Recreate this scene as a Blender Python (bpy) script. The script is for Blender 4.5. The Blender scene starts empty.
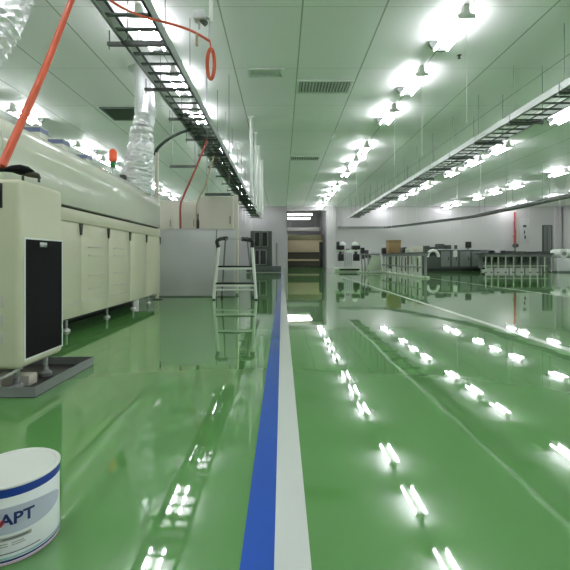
import bpy, bmesh, math, random
from mathutils import Vector, Matrix
random.seed(7)
S = bpy.context.scene
COL = S.collection
F, HX, HY, EYE = 400.0, 282.0, 258.0, 1.1      # focal length (px of 570), vanishing point, eye height (m)

def P(x, y, d):
    return Vector(((x - HX) * d / F, d, EYE + (HY - y) * d / F))
def PX(x, d): return (x - HX) * d / F
def PZ(y, d): return EYE + (HY - y) * d / F

# ------------------------------------------------------------------ materials
def lin(c):
    c = c / 255.0
    return c / 12.92 if c <= 0.04045 else ((c + 0.055) / 1.055) ** 2.4
def rgb(r, g, b): return (lin(r), lin(g), lin(b), 1.0)

def mat(name, c, rough=0.5, metal=0.0, var=0.08, scale=3.0, bump=0.0, bscale=40.0, coat=0.0):
    m = bpy.data.materials.new(name); m.use_nodes = True
    nt = m.node_tree; b = nt.nodes['Principled BSDF']
    b.inputs['Roughness'].default_value = rough
    b.inputs['Metallic'].default_value = metal
    b.inputs['Coat Weight'].default_value = coat
    tc = nt.nodes.new('ShaderNodeTexCoord')
    no = nt.nodes.new('ShaderNodeTexNoise'); no.inputs['Scale'].default_value = scale
    no.inputs['Detail'].default_value = 3
    nt.links.new(tc.outputs['Object'], no.inputs['Vector'])
    mx = nt.nodes.new('ShaderNodeMix'); mx.data_type = 'RGBA'
    mx.inputs[6].default_value = tuple(min(1, v * (1 - var)) for v in c[:3]) + (1,)
    mx.inputs[7].default_value = tuple(min(1, v * (1 + var)) for v in c[:3]) + (1,)
    nt.links.new(no.outputs['Fac'], mx.inputs[0])
    nt.links.new(mx.outputs[2], b.inputs['Base Color'])
    if bump:
        n2 = nt.nodes.new('ShaderNodeTexNoise'); n2.inputs['Scale'].default_value = bscale
        nt.links.new(tc.outputs['Object'], n2.inputs['Vector'])
        bp = nt.nodes.new('ShaderNodeBump'); bp.inputs['Strength'].default_value = bump
        bp.inputs['Distance'].default_value = 0.02
        nt.links.new(n2.outputs['Fac'], bp.inputs['Height'])
        nt.links.new(bp.outputs['Normal'], b.inputs['Normal'])
    return m

def emit(name, c, s):
    m = bpy.data.materials.new(name); m.use_nodes = True
    b = m.node_tree.nodes['Principled BSDF']
    b.inputs['Base Color'].default_value = (0.8, 0.8, 0.8, 1)
    b.inputs['Emission Color'].default_value = c
    b.inputs['Emission Strength'].default_value = s
    return m

TUBE_STRENGTH = 50.0
M = {}
M['tube'] = emit('fluorescent_tube', (0.97, 0.97, 1.03, 1), TUBE_STRENGTH)
M['strip'] = emit('recess_tube', (1.0, 1.0, 0.96, 1), 9.0)
M['beacon_red'] = mat('beacon_red', rgb(232, 88, 44), 0.4)
M['beacon_green'] = mat('beacon_green', rgb(40, 120, 60), 0.3)
M['wall'] = mat('wall_paint', rgb(198, 195, 196), 0.6, var=0.03, scale=0.4)
M['recess'] = mat('recess_paint', rgb(180, 180, 184), 0.6, var=0.03)
M['greywall'] = mat('grey_wall_paint', rgb(158, 155, 158), 0.6, var=0.03, scale=0.4)
M['signboard'] = mat('sign_board', rgb(208, 206, 206), 0.5, var=0.02)
M['cream'] = mat('cream_enamel', rgb(207, 206, 180), 0.28, var=0.03, scale=1.2)
M['hood'] = mat('hood_enamel', rgb(214, 216, 200), 0.13, var=0.03, scale=1.0)
M['beige'] = mat('beige_enamel', rgb(204, 199, 186), 0.4, var=0.03)
M['grey'] = mat('grey_panel', rgb(202, 201, 204), 0.45, var=0.04, scale=1.0)
M['midgrey'] = mat('grey_metal', rgb(120, 124, 122), 0.45, var=0.06)
M['darkgrey'] = mat('dark_grey_metal', rgb(70, 76, 72), 0.45, var=0.1)
M['black'] = mat('black_plastic', rgb(24, 24, 25), 0.4, var=0.1)
M['filter'] = mat('black_filter', rgb(20, 20, 21), 0.75, var=0.15, scale=60, bump=0.3, bscale=300)
M['seam'] = mat('dark_seam', rgb(62, 64, 56), 0.7)
M['white'] = mat('white_enamel', rgb(225, 228, 222), 0.35, var=0.02)
M['steel'] = mat('steel', (0.5, 0.52, 0.5, 1), 0.3, 0.9, var=0.1)
M['galv'] = mat('galvanised', (0.42, 0.46, 0.43, 1), 0.42, 0.7, var=0.15, scale=6)
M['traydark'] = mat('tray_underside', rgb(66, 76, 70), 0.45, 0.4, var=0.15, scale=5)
M['brightrail'] = mat('bright_rail', rgb(178, 184, 178), 0.4, 0.2, var=0.06)
M['filter'].node_tree.nodes['Principled BSDF'].inputs['Specular IOR Level'].default_value = 0.15
M['foil'] = mat('aluminium_foil', (0.84, 0.85, 0.86, 1), 0.28, 0.6, var=0.1, scale=9, bump=0.6, bscale=22)
M['orange'] = mat('orange_hose', rgb(208, 88, 56), 0.45, var=0.1, scale=8)
M['red'] = mat('red_pipe', rgb(158, 62, 56), 0.4, var=0.1)
M['cable'] = mat('dark_cable', rgb(54, 63, 57), 0.5, var=0.2)
M['lightcable'] = mat('grey_cable', rgb(128, 138, 130), 0.5, var=0.25, scale=8)
M['greencable'] = mat('green_cable', rgb(14, 36, 24), 0.85, var=0.1)
M['carton'] = mat('brown_carton', rgb(132, 112, 74), 0.7, var=0.08)
M['tan'] = mat('tan_sheet', rgb(168, 152, 126), 0.6, var=0.06)
M['olive'] = mat('olive_sheet', rgb(118, 112, 84), 0.6, var=0.08)
M['darkolive'] = mat('dark_olive', rgb(56, 54, 40), 0.6, var=0.1)
M['palegreen'] = mat('pale_green_enamel', rgb(178, 192, 168), 0.4, var=0.05)
M['bluegrey'] = mat('blue_grey_band', rgb(108, 118, 150), 0.4, var=0.05)
M['pailwhite'] = mat('pail_label_white', rgb(246, 247, 250), 0.35, var=0.01)
M['pailblue'] = mat('pail_label_blue', rgb(22, 58, 152), 0.35, var=0.03)
M['navy'] = mat('pail_navy', rgb(28, 42, 108), 0.35, var=0.02)
M['lavender'] = mat('pail_lavender', rgb(196, 200, 218), 0.35, var=0.02)
M['logored'] = mat('pail_red', rgb(200, 60, 52), 0.35, var=0.02)
M['teal'] = mat('pail_teal', rgb(150, 200, 200), 0.35, var=0.02)
M['pink'] = mat('pail_pink', rgb(214, 184, 206), 0.35, var=0.02)
M['captiongrey'] = mat('pail_caption', rgb(176, 176, 166), 0.4, var=0.02)
M['textgrey'] = mat('pail_text', rgb(96, 100, 120), 0.4, var=0.02)
M['stripeblue'] = mat('stripe_blue', rgb(42, 82, 172), 0.08, var=0.04, scale=1.0)
M['stripewhite'] = mat('stripe_white', rgb(214, 218, 214), 0.08, var=0.04, scale=1.0)
M['paleline'] = mat('pale_line', rgb(228, 234, 222), 0.12, var=0.04, scale=1.0)
M['ventwhite'] = mat('vent_white', rgb(205, 212, 205), 0.5, var=0.03)

def floor_mat():
    m = bpy.data.materials.new('green_epoxy'); m.use_nodes = True
    nt = m.node_tree; b = nt.nodes['Principled BSDF']; L = nt.links.new
    tc = nt.nodes.new('ShaderNodeTexCoord')
    n1 = nt.nodes.new('ShaderNodeTexNoise'); n1.inputs['Scale'].default_value = 0.35; n1.inputs['Detail'].default_value = 4
    L(tc.outputs['Object'], n1.inputs['Vector'])
    mx = nt.nodes.new('ShaderNodeMix'); mx.data_type = 'RGBA'
    mx.inputs[6].default_value = rgb(86, 138, 74); mx.inputs[7].default_value = rgb(94, 145, 82)
    L(n1.outputs['Fac'], mx.inputs[0]); L(mx.outputs[2], b.inputs['Base Color'])
    b.inputs['Roughness'].default_value = 0.03
    b.inputs['IOR'].default_value = 2.1
    # gentle roller waviness of the resin
    mp = nt.nodes.new('ShaderNodeMapping'); mp.inputs['Scale'].default_value = (1.6, 0.8, 1)
    L(tc.outputs['Object'], mp.inputs['Vector'])
    n2 = nt.nodes.new('ShaderNodeTexNoise'); n2.inputs['Scale'].default_value = 2.2; n2.inputs['Detail'].default_value = 1
    L(mp.outputs['Vector'], n2.inputs['Vector'])
    bp = nt.nodes.new('ShaderNodeBump'); bp.inputs['Strength'].default_value = 0.05; bp.inputs['Distance'].default_value = 0.02
    L(n2.outputs['Fac'], bp.inputs['Height']); L(bp.outputs['Normal'], b.inputs['Normal'])
    return m
M['floor'] = floor_mat()

def ceiling_mat():
    m = bpy.data.materials.new('ceiling_panels'); m.use_nodes = True
    nt = m.node_tree; b = nt.nodes['Principled BSDF']; L = nt.links.new
    tc = nt.nodes.new('ShaderNodeTexCoord'); sp = nt.nodes.new('ShaderNodeSeparateXYZ')
    L(tc.outputs['Object'], sp.inputs[0])
    def line(out, off, period, w):
        a = nt.nodes.new('ShaderNodeMath'); a.operation = 'SUBTRACT'; L(out, a.inputs[0]); a.inputs[1].default_value = off
        d = nt.nodes.new('ShaderNodeMath'); d.operation = 'PINGPONG'; L(a.outputs[0], d.inputs[0]); d.inputs[1].default_value = period / 2
        c = nt.nodes.new('ShaderNodeMath'); c.operation = 'LESS_THAN'; L(d.outputs[0], c.inputs[0]); c.inputs[1].default_value = w
        return c.outputs[0]
    lx = line(sp.outputs['X'], 0.472, 1.92, 0.02)
    ly = line(sp.outputs['Y'], 9.2, 2.98, 0.006)
    mxm = nt.nodes.new('ShaderNodeMath'); mxm.operation = 'MAXIMUM'; L(lx, mxm.inputs[0]); L(ly, mxm.inputs[1])
    mx = nt.nodes.new('ShaderNodeMix'); mx.data_type = 'RGBA'
    mx.inputs[6].default_value = rgb(240, 239, 240); mx.inputs[7].default_value = rgb(165, 172, 164)
    L(mxm.outputs[0], mx.inputs[0]); L(mx.outputs[2], b.inputs['Base Color'])
    b.inputs['Roughness'].default_value = 0.5
    return m
M['ceiling'] = ceiling_mat()

# ------------------------------------------------------------------ mesh builder
ORI = {}
class MB:
    def __init__(s): s.bm = bmesh.new()
    def box(s, x0, x1, y0, y1, z0, z1):
        v = [s.bm.verts.new(p) for p in ((x0,y0,z0),(x1,y0,z0),(x1,y1,z0),(x0,y1,z0),(x0,y0,z1),(x1,y0,z1),(x1,y1,z1),(x0,y1,z1))]
        for f in ((3,2,1,0),(4,5,6,7),(0,1,5,4),(1,2,6,5),(2,3,7,6),(3,0,4,7)): s.bm.faces.new([v[i] for i in f])
        return s
    def tube(s, pts, r, n=8, cap=True, jit=0.0):
        pts = [Vector(p) for p in pts]
        rr = r if isinstance(r, (list, tuple)) else [r] * len(pts)
        rings = []; ref = None
        for i, p in enumerate(pts):
            t = (pts[min(i+1, len(pts)-1)] - pts[max(i-1, 0)]).normalized()
            if ref is None:
                ref = Vector((1,0,0)) if abs(t.x) < 0.8 else Vector((0,1,0))
            u = (ref - t * ref.dot(t)).normalized(); w = t.cross(u); ref = u
            ring = []
            for k in range(n):
                a = 2*math.pi*k/n; q = rr[i] * (1 + (random.uniform(-jit, jit) if jit else 0))
                ring.append(s.bm.verts.new(p + u*math.cos(a)*q + w*math.sin(a)*q))
            rings.append(ring)
        for a, b in zip(rings, rings[1:]):
            for k in range(n): s.bm.faces.new((a[k], a[(k+1)%n], b[(k+1)%n], b[k]))
        if cap:
            s.bm.faces.new(rings[0][::-1]); s.bm.faces.new(rings[-1])
        return s
    def lathe(s, c, prof, n=24):                       # prof: (radius, z) from bottom to top, about vertical axis at c
        c = Vector(c); rings = []
        for r, z in prof:
            rings.append([s.bm.verts.new((c.x + r*math.cos(2*math.pi*k/n), c.y + r*math.sin(2*math.pi*k/n), c.z + z)) for k in range(n)])
        for a, b in zip(rings, rings[1:]):
            for k in range(n): s.bm.faces.new((a[k], a[(k+1)%n], b[(k+1)%n], b[k]))
        s.bm.faces.new(rings[0][::-1]); s.bm.faces.new(rings[-1])
        return s
    def prism(s, poly, y0, y1):                        # poly in X,Z
        a = [s.bm.verts.new((x, y0, z)) for x, z in poly]; b = [s.bm.verts.new((x, y1, z)) for x, z in poly]
        n = len(poly)
        for k in range(n): s.bm.faces.new((a[k], a[(k+1)%n], b[(k+1)%n], b[k]))
        s.bm.faces.new(a[::-1]); s.bm.faces.new(b)
        return s
    def prismx(s, poly, x0, x1):                       # poly in Y,Z
        a = [s.bm.verts.new((x0, y, z)) for y, z in poly]; b = [s.bm.verts.new((x1, y, z)) for y, z in poly]
        n = len(poly)
        for k in range(n): s.bm.faces.new((a[k], a[(k+1)%n], b[(k+1)%n], b[k]))
        s.bm.faces.new(a[::-1]); s.bm.faces.new(b)
        return s
    def quad(s, *ps):
        s.bm.faces.new([s.bm.verts.new(p) for p in ps]); return s
    def build(s, name, m, parent=None, bevel=0.0, seg=2, smooth=True):
        bmesh.ops.recalc_face_normals(s.bm, faces=s.bm.faces)
        if bevel:
            ed = [e for e in s.bm.edges if len(e.link_faces) == 2 and e.calc_face_angle() > 0.6]
            bmesh.ops.bevel(s.bm, geom=ed, offset=bevel, segments=seg, affect='EDGES', profile=0.5, clamp_overlap=True)
        if parent is None:
            xs = [v.co for v in s.bm.verts]
            o0 = Vector(((min(v.x for v in xs)+max(v.x for v in xs))/2, (min(v.y for v in xs)+max(v.y for v in xs))/2, min(v.z for v in xs)))
        else: o0 = ORI[parent]
        bmesh.ops.translate(s.bm, verts=s.bm.verts, vec=-o0)
        me = bpy.data.meshes.new(name); s.bm.to_mesh(me); s.bm.free()
        if smooth:
            for p in me.polygons: p.use_smooth = True
            me.set_sharp_from_angle(angle=math.radians(35))
        me.materials.append(M[m])
        o = bpy.data.objects.new(name, me); COL.objects.link(o)
        if parent is None: o.location = o0
        else: o.parent = parent
        ORI[o] = o0
        return o

def tag(o, label, cat, group=None):
    o['label'] = label; o['category'] = cat
    if group: o['group'] = group
    return o
def thing(name, loc, label, cat, group=None):
    o = bpy.data.objects.new(name, None); o.empty_display_size = 0.1; COL.objects.link(o)
    o.location = loc; ORI[o] = Vector(loc)
    return tag(o, label, cat, group)
def struct(name, mb, m, **k):
    o = mb.build(name, m, **k); o['kind'] = 'structure'; return o
def dup(root, loc, label, group=None):
    r = root.copy(); COL.objects.link(r); r.location = loc; r['label'] = label
    if group: r['group'] = group
    for ch in list(root.children):
        c = ch.copy(); COL.objects.link(c); c.parent = r
        for g in ch.children:
            d = g.copy(); COL.objects.link(d); d.parent = c
    return r
def bez(pts, n=10):                                    # Catmull-Rom through the points
    pts = [Vector(p) for p in pts]; out = []
    for i in range(len(pts)-1):
        p0, p1, p2, p3 = pts[max(i-1,0)], pts[i], pts[i+1], pts[min(i+2,len(pts)-1)]
        for k in range(n):
            t = k/n
            out.append(0.5*((2*p1)+(p2-p0)*t+(2*p0-5*p1+4*p2-p3)*t*t+(3*p1-p0-3*p2+p3)*t**3))
    out.append(pts[-1]); return out
ORD = ['first','second','third','fourth','fifth','sixth','seventh','eighth','ninth','tenth','eleventh','twelfth','thirteenth','fourteenth','fifteenth','sixteenth']

# ------------------------------------------------------------------ setting
XL, XR, YB, YF, ZC = -13.5, 31.5, 45.0, -6.0, 6.88
YR = 51.0
struct('floor', MB().box(XL-.2, XR+.2, YF-.2, YR+.2, -0.1, 0), 'floor')
struct('ceiling', MB().box(XL-.2, XR+.2, YF-.2, YR+.2, ZC, ZC+0.1), 'ceiling').location.xy = (0, 0)
# the ceiling mesh keeps world X/Y as its object coordinates
c = bpy.data.objects['ceiling']
cx, cy = ORI[c].x, ORI[c].y
for v in c.data.vertices: v.co.x += cx; v.co.y += cy
struct('wall_left', MB().box(XL-.2, XL, YF, YB, 0, ZC), 'wall')
struct('wall_right', MB().box(XR, XR+.2, YF, YB, 0, ZC), 'wall')
struct('wall_front', MB().box(XL, XR, YF-.2, YF, 0, ZC), 'wall')
OX0, OX1 = PX(287, YB), PX(326.5, YB)
struct('wall_back', MB().box(XL, OX0, YB, YB+.2, 0, ZC).box(OX1, XR, YB, YB+.2, 0, ZC).box(OX0, OX1, YB, YB+.2, 6.45, ZC), 'wall')
struct('wall_recess', MB().box(OX0-.1, OX0, YB+.2, YR, 0, ZC).box(OX1, OX1+.1, YB+.2, YR, 0, ZC).box(OX0-.1, OX1+.1, YR, YR+.15, 0, ZC), 'recess')
struct('trim_1', MB().box(-0.150, -0.028, YF+.1, 36, 0, 0.0012), 'stripeblue')
struct('trim_2', MB().box(-0.028, 0.105, YF+.1, 44, 0, 0.0012), 'stripewhite')
struct('trim_3', MB().box(3.38, 3.50, YF+.1, 34, 0, 0.0012), 'paleline')
struct('trim_4', MB().box(8.05, 8.17, YF+.1, 22.5, 0, 0.0012).box(8.17, 30, 22.38, 22.5, 0, 0.0012) if False else MB().box(8.05, 8.17, YF+.1, 30, 0, 0.0012), 'paleline')
struct('trim_5', MB().box(OX1, OX1+1.0, YB-.4, YB, 0, ZC), 'wall')
struct('trim_6', MB().box(PX(230, YB), OX0, YB-.25, YB, 0, ZC), 'greywall')
struct('trim_7', MB().box(XR-.9, XR-.35, YB-.35, YB, 0, ZC), 'wall')

# tall grey door on the back wall
d = struct('door_1', MB().box(PX(543.5, YB), PX(551, YB), YB-.06, YB, 0, PZ(226, YB)), 'midgrey')
MB().box(PX(543, YB)-.1, PX(543.5, YB), YB-.09, YB, 0, PZ(226, YB)+.1).box(PX(551, YB), PX(551, YB)+.1, YB-.09, YB, 0, PZ(226, YB)+.1).box(PX(543.5, YB), PX(551, YB), YB-.09, YB, PZ(226, YB), PZ(226, YB)+.1).build('door_frame', 'darkgrey', d)
MB().box(PX(546.4, YB), PX(547.2, YB), YB-.075, YB-.06, 0.1, PZ(226, YB)-.1).build('door_seam', 'darkgrey', d)

# ------------------------------------------------------------------ fluorescent lights
ZT = 6.60
lamp0 = thing('fluorescent_light', (0, 0, ZC), 'x', 'ceiling light')
MB().prism([(-.13, ZC-.23), (.13, ZC-.23), (.07, ZC), (-.07, ZC)], -.70, .72).build('housing', 'white', lamp0)
MB().prism([(-.16, ZC-.29), (.16, ZC-.29), (.30, ZC-.12), (.30, ZC-.03), (.06, ZC-.03), (.06, ZC), (-.06, ZC), (-.06, ZC-.03), (-.30, ZC-.03), (-.30, ZC-.12)], .74, .80).build('end_plate', 'darkgrey', lamp0)
MB().prism([(-.20, ZC-.32), (.20, ZC-.32), (.20, ZC-.24), (.08, ZC-.2), (.06, ZC), (-.06, ZC), (-.08, ZC-.2), (-.20, ZC-.24)], -.76, -.72).build('end_plate', 'white', lamp0)
for sx in (-.17, .17):
    MB().tube([(sx, -.70, ZT), (sx, .72, ZT)], .032, 8).build('tube', 'tube', lamp0)
MB().tube([(0, -.75, ZC-.2), (0, -.75, ZC-2.7)], .009, 5).build('pull_cord', 'white', lamp0)
YS = [-3.7, -.8, 2.1, 5.0, 9.85, 12.75, 15.7, 20.5, 23.3, 26.3, 31.0, 34.0, 37.0, 41.6, 43.9]
ROWS = [(-10.1, 'far left row past the oven'),
        (-3.28, 'row beside left cable tray'),
        (4.2, 'middle row right of striped walkway'),
        (11.2, 'row just right of right cable tray'),
        (18.2, 'second row right of right cable tray'),
        (25.2, 'row nearest the right wall')]
first = True
for X, rn in ROWS:
    k = 0
    for Y in YS:
        seen = Y > 6 and -8 < HX + X*F/Y < 578 and HY - 5.5*F/Y > -5
        if seen:
            lab = '%s fluorescent ceiling light from the near end, %s' % (ORD[k], rn) if k else 'nearest fluorescent ceiling light in view, %s' % rn
            k += 1; grp = 'ceiling lights ' + rn
        else:
            lab = 'fluorescent light out of view, nearer than those seen, ' + rn
            grp = 'overhead lights out of view ' + rn
        if first:
            lamp0.location = (X, Y, ZC); lamp0['label'] = lab; lamp0['group'] = grp; first = False
        else: dup(lamp0, (X, Y, ZC), lab, grp)
# strip lights across the far recess
for i, (yy, dd) in enumerate(((214.5, 48.6), (218.5, 47.2))):
    z = PZ(yy, dd); x0, x1 = PX(287, dd)+.12, PX(312, dd) - i*.25
    t = thing('strip_light', ((x0+x1)/2, dd, z), ['upper bright strip light across the far recess', 'lower bright strip light across the far recess'][i], 'strip light', 'strip lights across the far recess')
    MB().box(x0-.04, x1+.04, dd+.02, dd+.12, z-.13, z+.13).build('housing', 'white', t)
    MB().box(x0, x1, dd-.04, dd+.02, z-.11, z+.11).build('tube', 'strip', t)
    for q in (x0+.4, x1-.4): MB().tube([(q, dd+.07, z+.12), (q, dd+.07, ZC)], .015, 6).build('hanger_rod', 'steel', t)

# ------------------------------------------------------------------ cable ladders
def ladder(x0, x1, y0, y1, z, label, railm, web, hang0, hstep, ol, orr, rmat='traydark', pitch=.43):
    t = thing('cable_ladder', ((x0+x1)/2, y0, z), label, 'cable tray')
    for s, xa in ((1, x0), (-1, x1)):
        MB().box(xa-.018, xa+.018, y0, y1, z, z+web).box(xa-.018, xa+.05*s if s > 0 else xa+.018, y0, y1, z, z+.012).build('rail', railm, t)
        MB().box(min(xa, xa+.06*s), max(xa, xa+.06*s), y0, y1, z+web, z+web+.02).build('rail_flange', 'darkgrey', t)
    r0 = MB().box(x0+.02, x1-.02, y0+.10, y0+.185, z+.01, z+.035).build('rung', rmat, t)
    n = int((y1-y0-.3)/pitch)
    for i in range(1, min(n, 96)):
        r = r0.copy(); r.parent = t; r.location = (0, i*pitch, 0); COL.objects.link(r)
    y = hang0
    h0 = r1 = r2 = None
    while y < y1:
        if h0 is None:
            h0 = MB().box(x0-ol, x1+orr, y-.035, y+.035, z-.07, z-.005).build('hanger_bar', 'darkgrey', t)
            MB().tube([(x0-ol+.03, y, z-.14), (x0-ol+.03, y, z+.22)], .012, 6).build('bolt', 'midgrey', h0)
            MB().tube([(x0+.10, y, z-.12), (x0+.10, y, ZC)], .010, 6).build('hanger_rod', 'midgrey', h0)
            MB().tube([(x1+orr-.02, y, z-.12), (x1+orr-.02, y, ZC)], .010, 6).build('hanger_rod', 'midgrey', h0)
        else:
            h = h0.copy(); h.parent = t; h.location = (0, y-hang0, 0); COL.objects.link(h)
            for g in h0.children:
                q = g.copy(); q.parent = h; COL.objects.link(q)
        y += hstep
    return t
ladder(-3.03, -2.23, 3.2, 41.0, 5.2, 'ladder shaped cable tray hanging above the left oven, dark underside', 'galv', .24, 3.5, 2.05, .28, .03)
ladder(6.85, 7.75, 7.5, 41.5, 5.2, 'ladder shaped cable tray hanging on the right with a bright side rail', 'brightrail', .2, 7.7, 2.15, .05, .08)
# cables lying in the left ladder
for i in range(6):
    x = -2.95 + i*.128
    y0 = 11.5 + i*.5 + random.uniform(-.4, .4)
    pts = [(x + random.uniform(-.008, .008), y0 + k*1.15, 5.30 + random.uniform(0, .01)) for k in range(int((40.5-y0)/1.15))]
    o = MB().tube(bez(pts, 4), .056, 7).build('power_cable', 'cable' if i % 2 else 'lightcable')
    tag(o, '%s cable from the left among those lying in the left cable tray' % ORD[i], 'cable', 'cables in the left cable tray')

# trough hung by the right wall, then along the back wall
tr = thing('cable_trough', (16.6, 18, 4.6), 'dark narrow cable trough running towards the far right wall, then along the back wall', 'cable tray')
pa = [(16.5, 15.5, 4.6), (16.5, 34.5, 4.6), (13.2, 41.5, 4.45), (11.5, 44.2, 4.4)]
def troughseg(a, b, w, hgt):
    a, b = Vector(a), Vector(b); t = (b-a).normalized(); s = Vector((t.y, -t.x, 0)).normalized()*w/2
    m = MB()
    for q0, q1 in ((-1, -.9), (.9, 1)):
        P8 = [a+s*q0, a+s*q1, b+s*q1, b+s*q0]; up = Vector((0, 0, hgt))
        v = [m.bm.verts.new(p) for p in P8] + [m.bm.verts.new(p+up) for p in P8]
        for f in ((3,2,1,0),(4,5,6,7),(0,1,5,4),(1,2,6,5),(2,3,7,6),(3,0,4,7)): m.bm.faces.new([v[i] for i in f])
    up = Vector((0, 0, .02)); P8 = [a-s, a+s, b+s, b-s]
    v = [m.bm.verts.new(p-up) for p in P8] + [m.bm.verts.new(p) for p in P8]
    for f in ((3,2,1,0),(4,5,6,7),(0,1,5,4),(1,2,6,5),(2,3,7,6),(3,0,4,7)): m.bm.faces.new([v[i] for i in f])
    return m
for a, b in zip(pa, pa[1:]): troughseg(a, b, .55, .16).build('trough', 'darkgrey', tr)
troughseg((11.7, 44.4, 4.4), (OX1+1.2, 44.4, 4.4), .4, .2).build('trough', 'midgrey', tr)
for y in (17, 21, 25, 29, 33):
    MB().tube([(16.27, y, 4.6), (16.27, y, ZC)], .012, 6).build('hanger_rod', 'midgrey', tr)
    MB().tube([(16.73, y, 4.6), (16.73, y, ZC)], .012, 6).build('hanger_rod', 'midgrey', tr)

# ------------------------------------------------------------------ ceiling vents
def vent(x0, x1, y0, y1, fm, sm, n, label, back='midgrey'):
    t = thing('ceiling_vent', ((x0+x1)/2, (y0+y1)/2, ZC), label, 'vent')
    z0 = ZC-.05; w = .07
    MB().box(x0, x1, y0, y0+w, z0, ZC).box(x0, x1, y1-w, y1, z0, ZC).box(x0, x0+w, y0+w, y1-w, z0, ZC).box(x1-w, x1, y0+w, y1-w, z0, ZC).build('frame', fm, t)
    MB().box(x0+w, x1-w, y0+w, y1-w, ZC-.012, ZC-.004).build('backing', back, t)
    m = MB()
    for i in range(n):
        xx = x0+w+(x1-x0-2*w)*(i+.5)/n
        m.quad((xx-.035, y0+w, z0), (xx-.025, y0+w, z0), (xx+.025, y0+w, ZC-.015), (xx+.015, y0+w, ZC-.015))
        m.quad((xx-.035, y1-w, z0), (xx-.025, y1-w, z0), (xx+.025, y1-w, ZC-.015), (xx+.015, y1-w, ZC-.015))
        m.quad((xx-.03, y0+w, z0), (xx-.03, y1-w, z0), (xx+.02, y1-w, ZC-.015), (xx+.02, y0+w, ZC-.015))
    m.build('louvre', sm, t)
    return t
vent(.5, 2.32, 12.95, 13.95, 'ventwhite', 'ventwhite', 16, 'slatted ceiling vent left of the middle light row, showing dark slots')
vent(-1.05, .05, 12.15, 12.7, 'ventwhite', 'ventwhite', 8, 'plain pale ceiling vent left of the slatted vent, flush with the ceiling', back='ventwhite')
vent(.45, 2.15, 22.6, 23.5, 'ventwhite', 'ventwhite', 12, 'small slatted ceiling vent seen farther off down the hall')
vent(-7.0, -5.6, 15.3, 16.7, 'midgrey', 'darkgrey', 14, 'square dark grey ceiling grille behind the foil duct on the left')
t = thing('sprinkler', (5.05, 11.4, ZC), 'small dark sprinkler head on the ceiling right of the nearest middle light', 'sprinkler')
MB().lathe((5.05, 11.4, ZC-.1), [(.02, 0), (.045, .01), (.02, .03), (.02, .085), (.06, .09), (.06, .1)], 12).build('head', 'darkgrey', t)

# white hanging strips on the left
for i, (x, yt, yb, w) in enumerate(((251.2, 117, 196, .065), (255.3, 133, 205, .07), (258.6, 146, 212, .085), (261.6, 160, 218, .10))):
    dd = 5.78*F/(HY-yt); X = PX(x, dd)
    t = thing('hanging_pipe', (X, dd, ZC), '%s of four white vertical pipes hanging behind the left cable tray' % ['nearest and longest', 'second nearest', 'third nearest', 'farthest'][i], 'pipe', 'white pipes hanging by the left cable tray')
    MB().tube([(X, dd, ZC), (X, dd, PZ(yb, dd))], w, 10).build('pipe', 'white', t)
    MB().lathe((X, dd, ZC-.05), [(.12, 0), (.12, .05)], 14).build('flange', 'white', t)
    MB().lathe((X, dd, PZ(yb, dd)-.08), [(.06, 0), (w+.03, .02), (w+.03, .08)], 12).build('end_cap', 'grey', t)

# ------------------------------------------------------------------ oven line on the left
OXF = -3.0; OY0, OY1 = 4.3, 9.85
oven = thing('industrial_oven', (-3.9, (OY0+OY1)/2, 0), 'long cream conveyor oven with a rounded hood along the left side', 'oven')
prof = [(OXF, 1.84), (OXF, 2.36), (-3.015, 2.46), (-3.07, 2.56), (-3.16, 2.65), (-3.29, 2.74), (-3.44, 2.82), (-3.6, 2.88), (-3.8, 2.92), (-4.1, 2.94), (-4.7, 2.94), (-4.9, 2.85), (-4.9, 1.84)]
MB().prism(prof, OY0, OY1).build('hood', 'hood', oven, bevel=.012)
MB().box(-4.88, OXF-.06, OY0+.02, OY1-.03, 1.80, 1.84).build('seam_gap', 'seam', oven)
MB().box(-4.9, OXF+.0, OY0, OY1, 1.62, 1.80).build('belt_rail', 'cream', oven, bevel=.012)
MB().box(-4.88, OXF-.03, OY0+.02, OY1-.03, .28, 1.62).build('chassis', 'cream', oven)
ys = [OY0, 5.0, 5.97, 6.92, 7.9, 8.86, OY1]
for i in range(6):
    a, b = ys[i], ys[i+1]
    p = MB().box(OXF-.03, OXF, a+.002, b-.002, .245, 1.60).build('side_panel', 'cream', oven, bevel=.003)
    MB().prismx([(b-.06, 1.61), (b+.03 if i < 5 else b-.002, 1.61), (b+.0 if i < 5 else b-.01, 1.44), (b-.03, 1.44)], OXF+.001, OXF+.02).build('latch', 'seam', p)
    if i in (2, 3):
        for zz in (1.26, 1.13, .82, .60):
            MB().box(OXF-.002, OXF+.006, a+.22, b-.25, zz, zz+.025).build('louvre_slot', 'beige', p, bevel=.002)
        MB().box(OXF-.002, OXF+.004, a+.03, b-.04, .43, .46).build('louvre_slot', 'beige', p)
    if i == 1:
        MB().box(OXF-.002, OXF+.004, a+.03, b-.04, .43, .46).build('louvre_slot', 'beige', p)
MB().box(-4.8, OXF-.12, OY0+.1, OY1-.1, .2, .28).build('underframe', 'darkgrey', oven)
MB().box(-4.75, -3.6, OY0+.15, OY1-.1, .015, .2).build('underside_shade', 'black', oven)  # black block added to stand for the shade under the oven
for X in (-3.24, -4.6):
    for Y in (4.7, 6.0, 7.4, 8.7, 9.7):
        l = MB().tube([(X, Y, .04), (X, Y, .24)], .025, 8).build('leg', 'steel', oven)
        MB().lathe((X, Y, 0), [(.06, 0), (.06, .02), (.03, .045)], 12).build('foot_pad', 'white', l)
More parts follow.
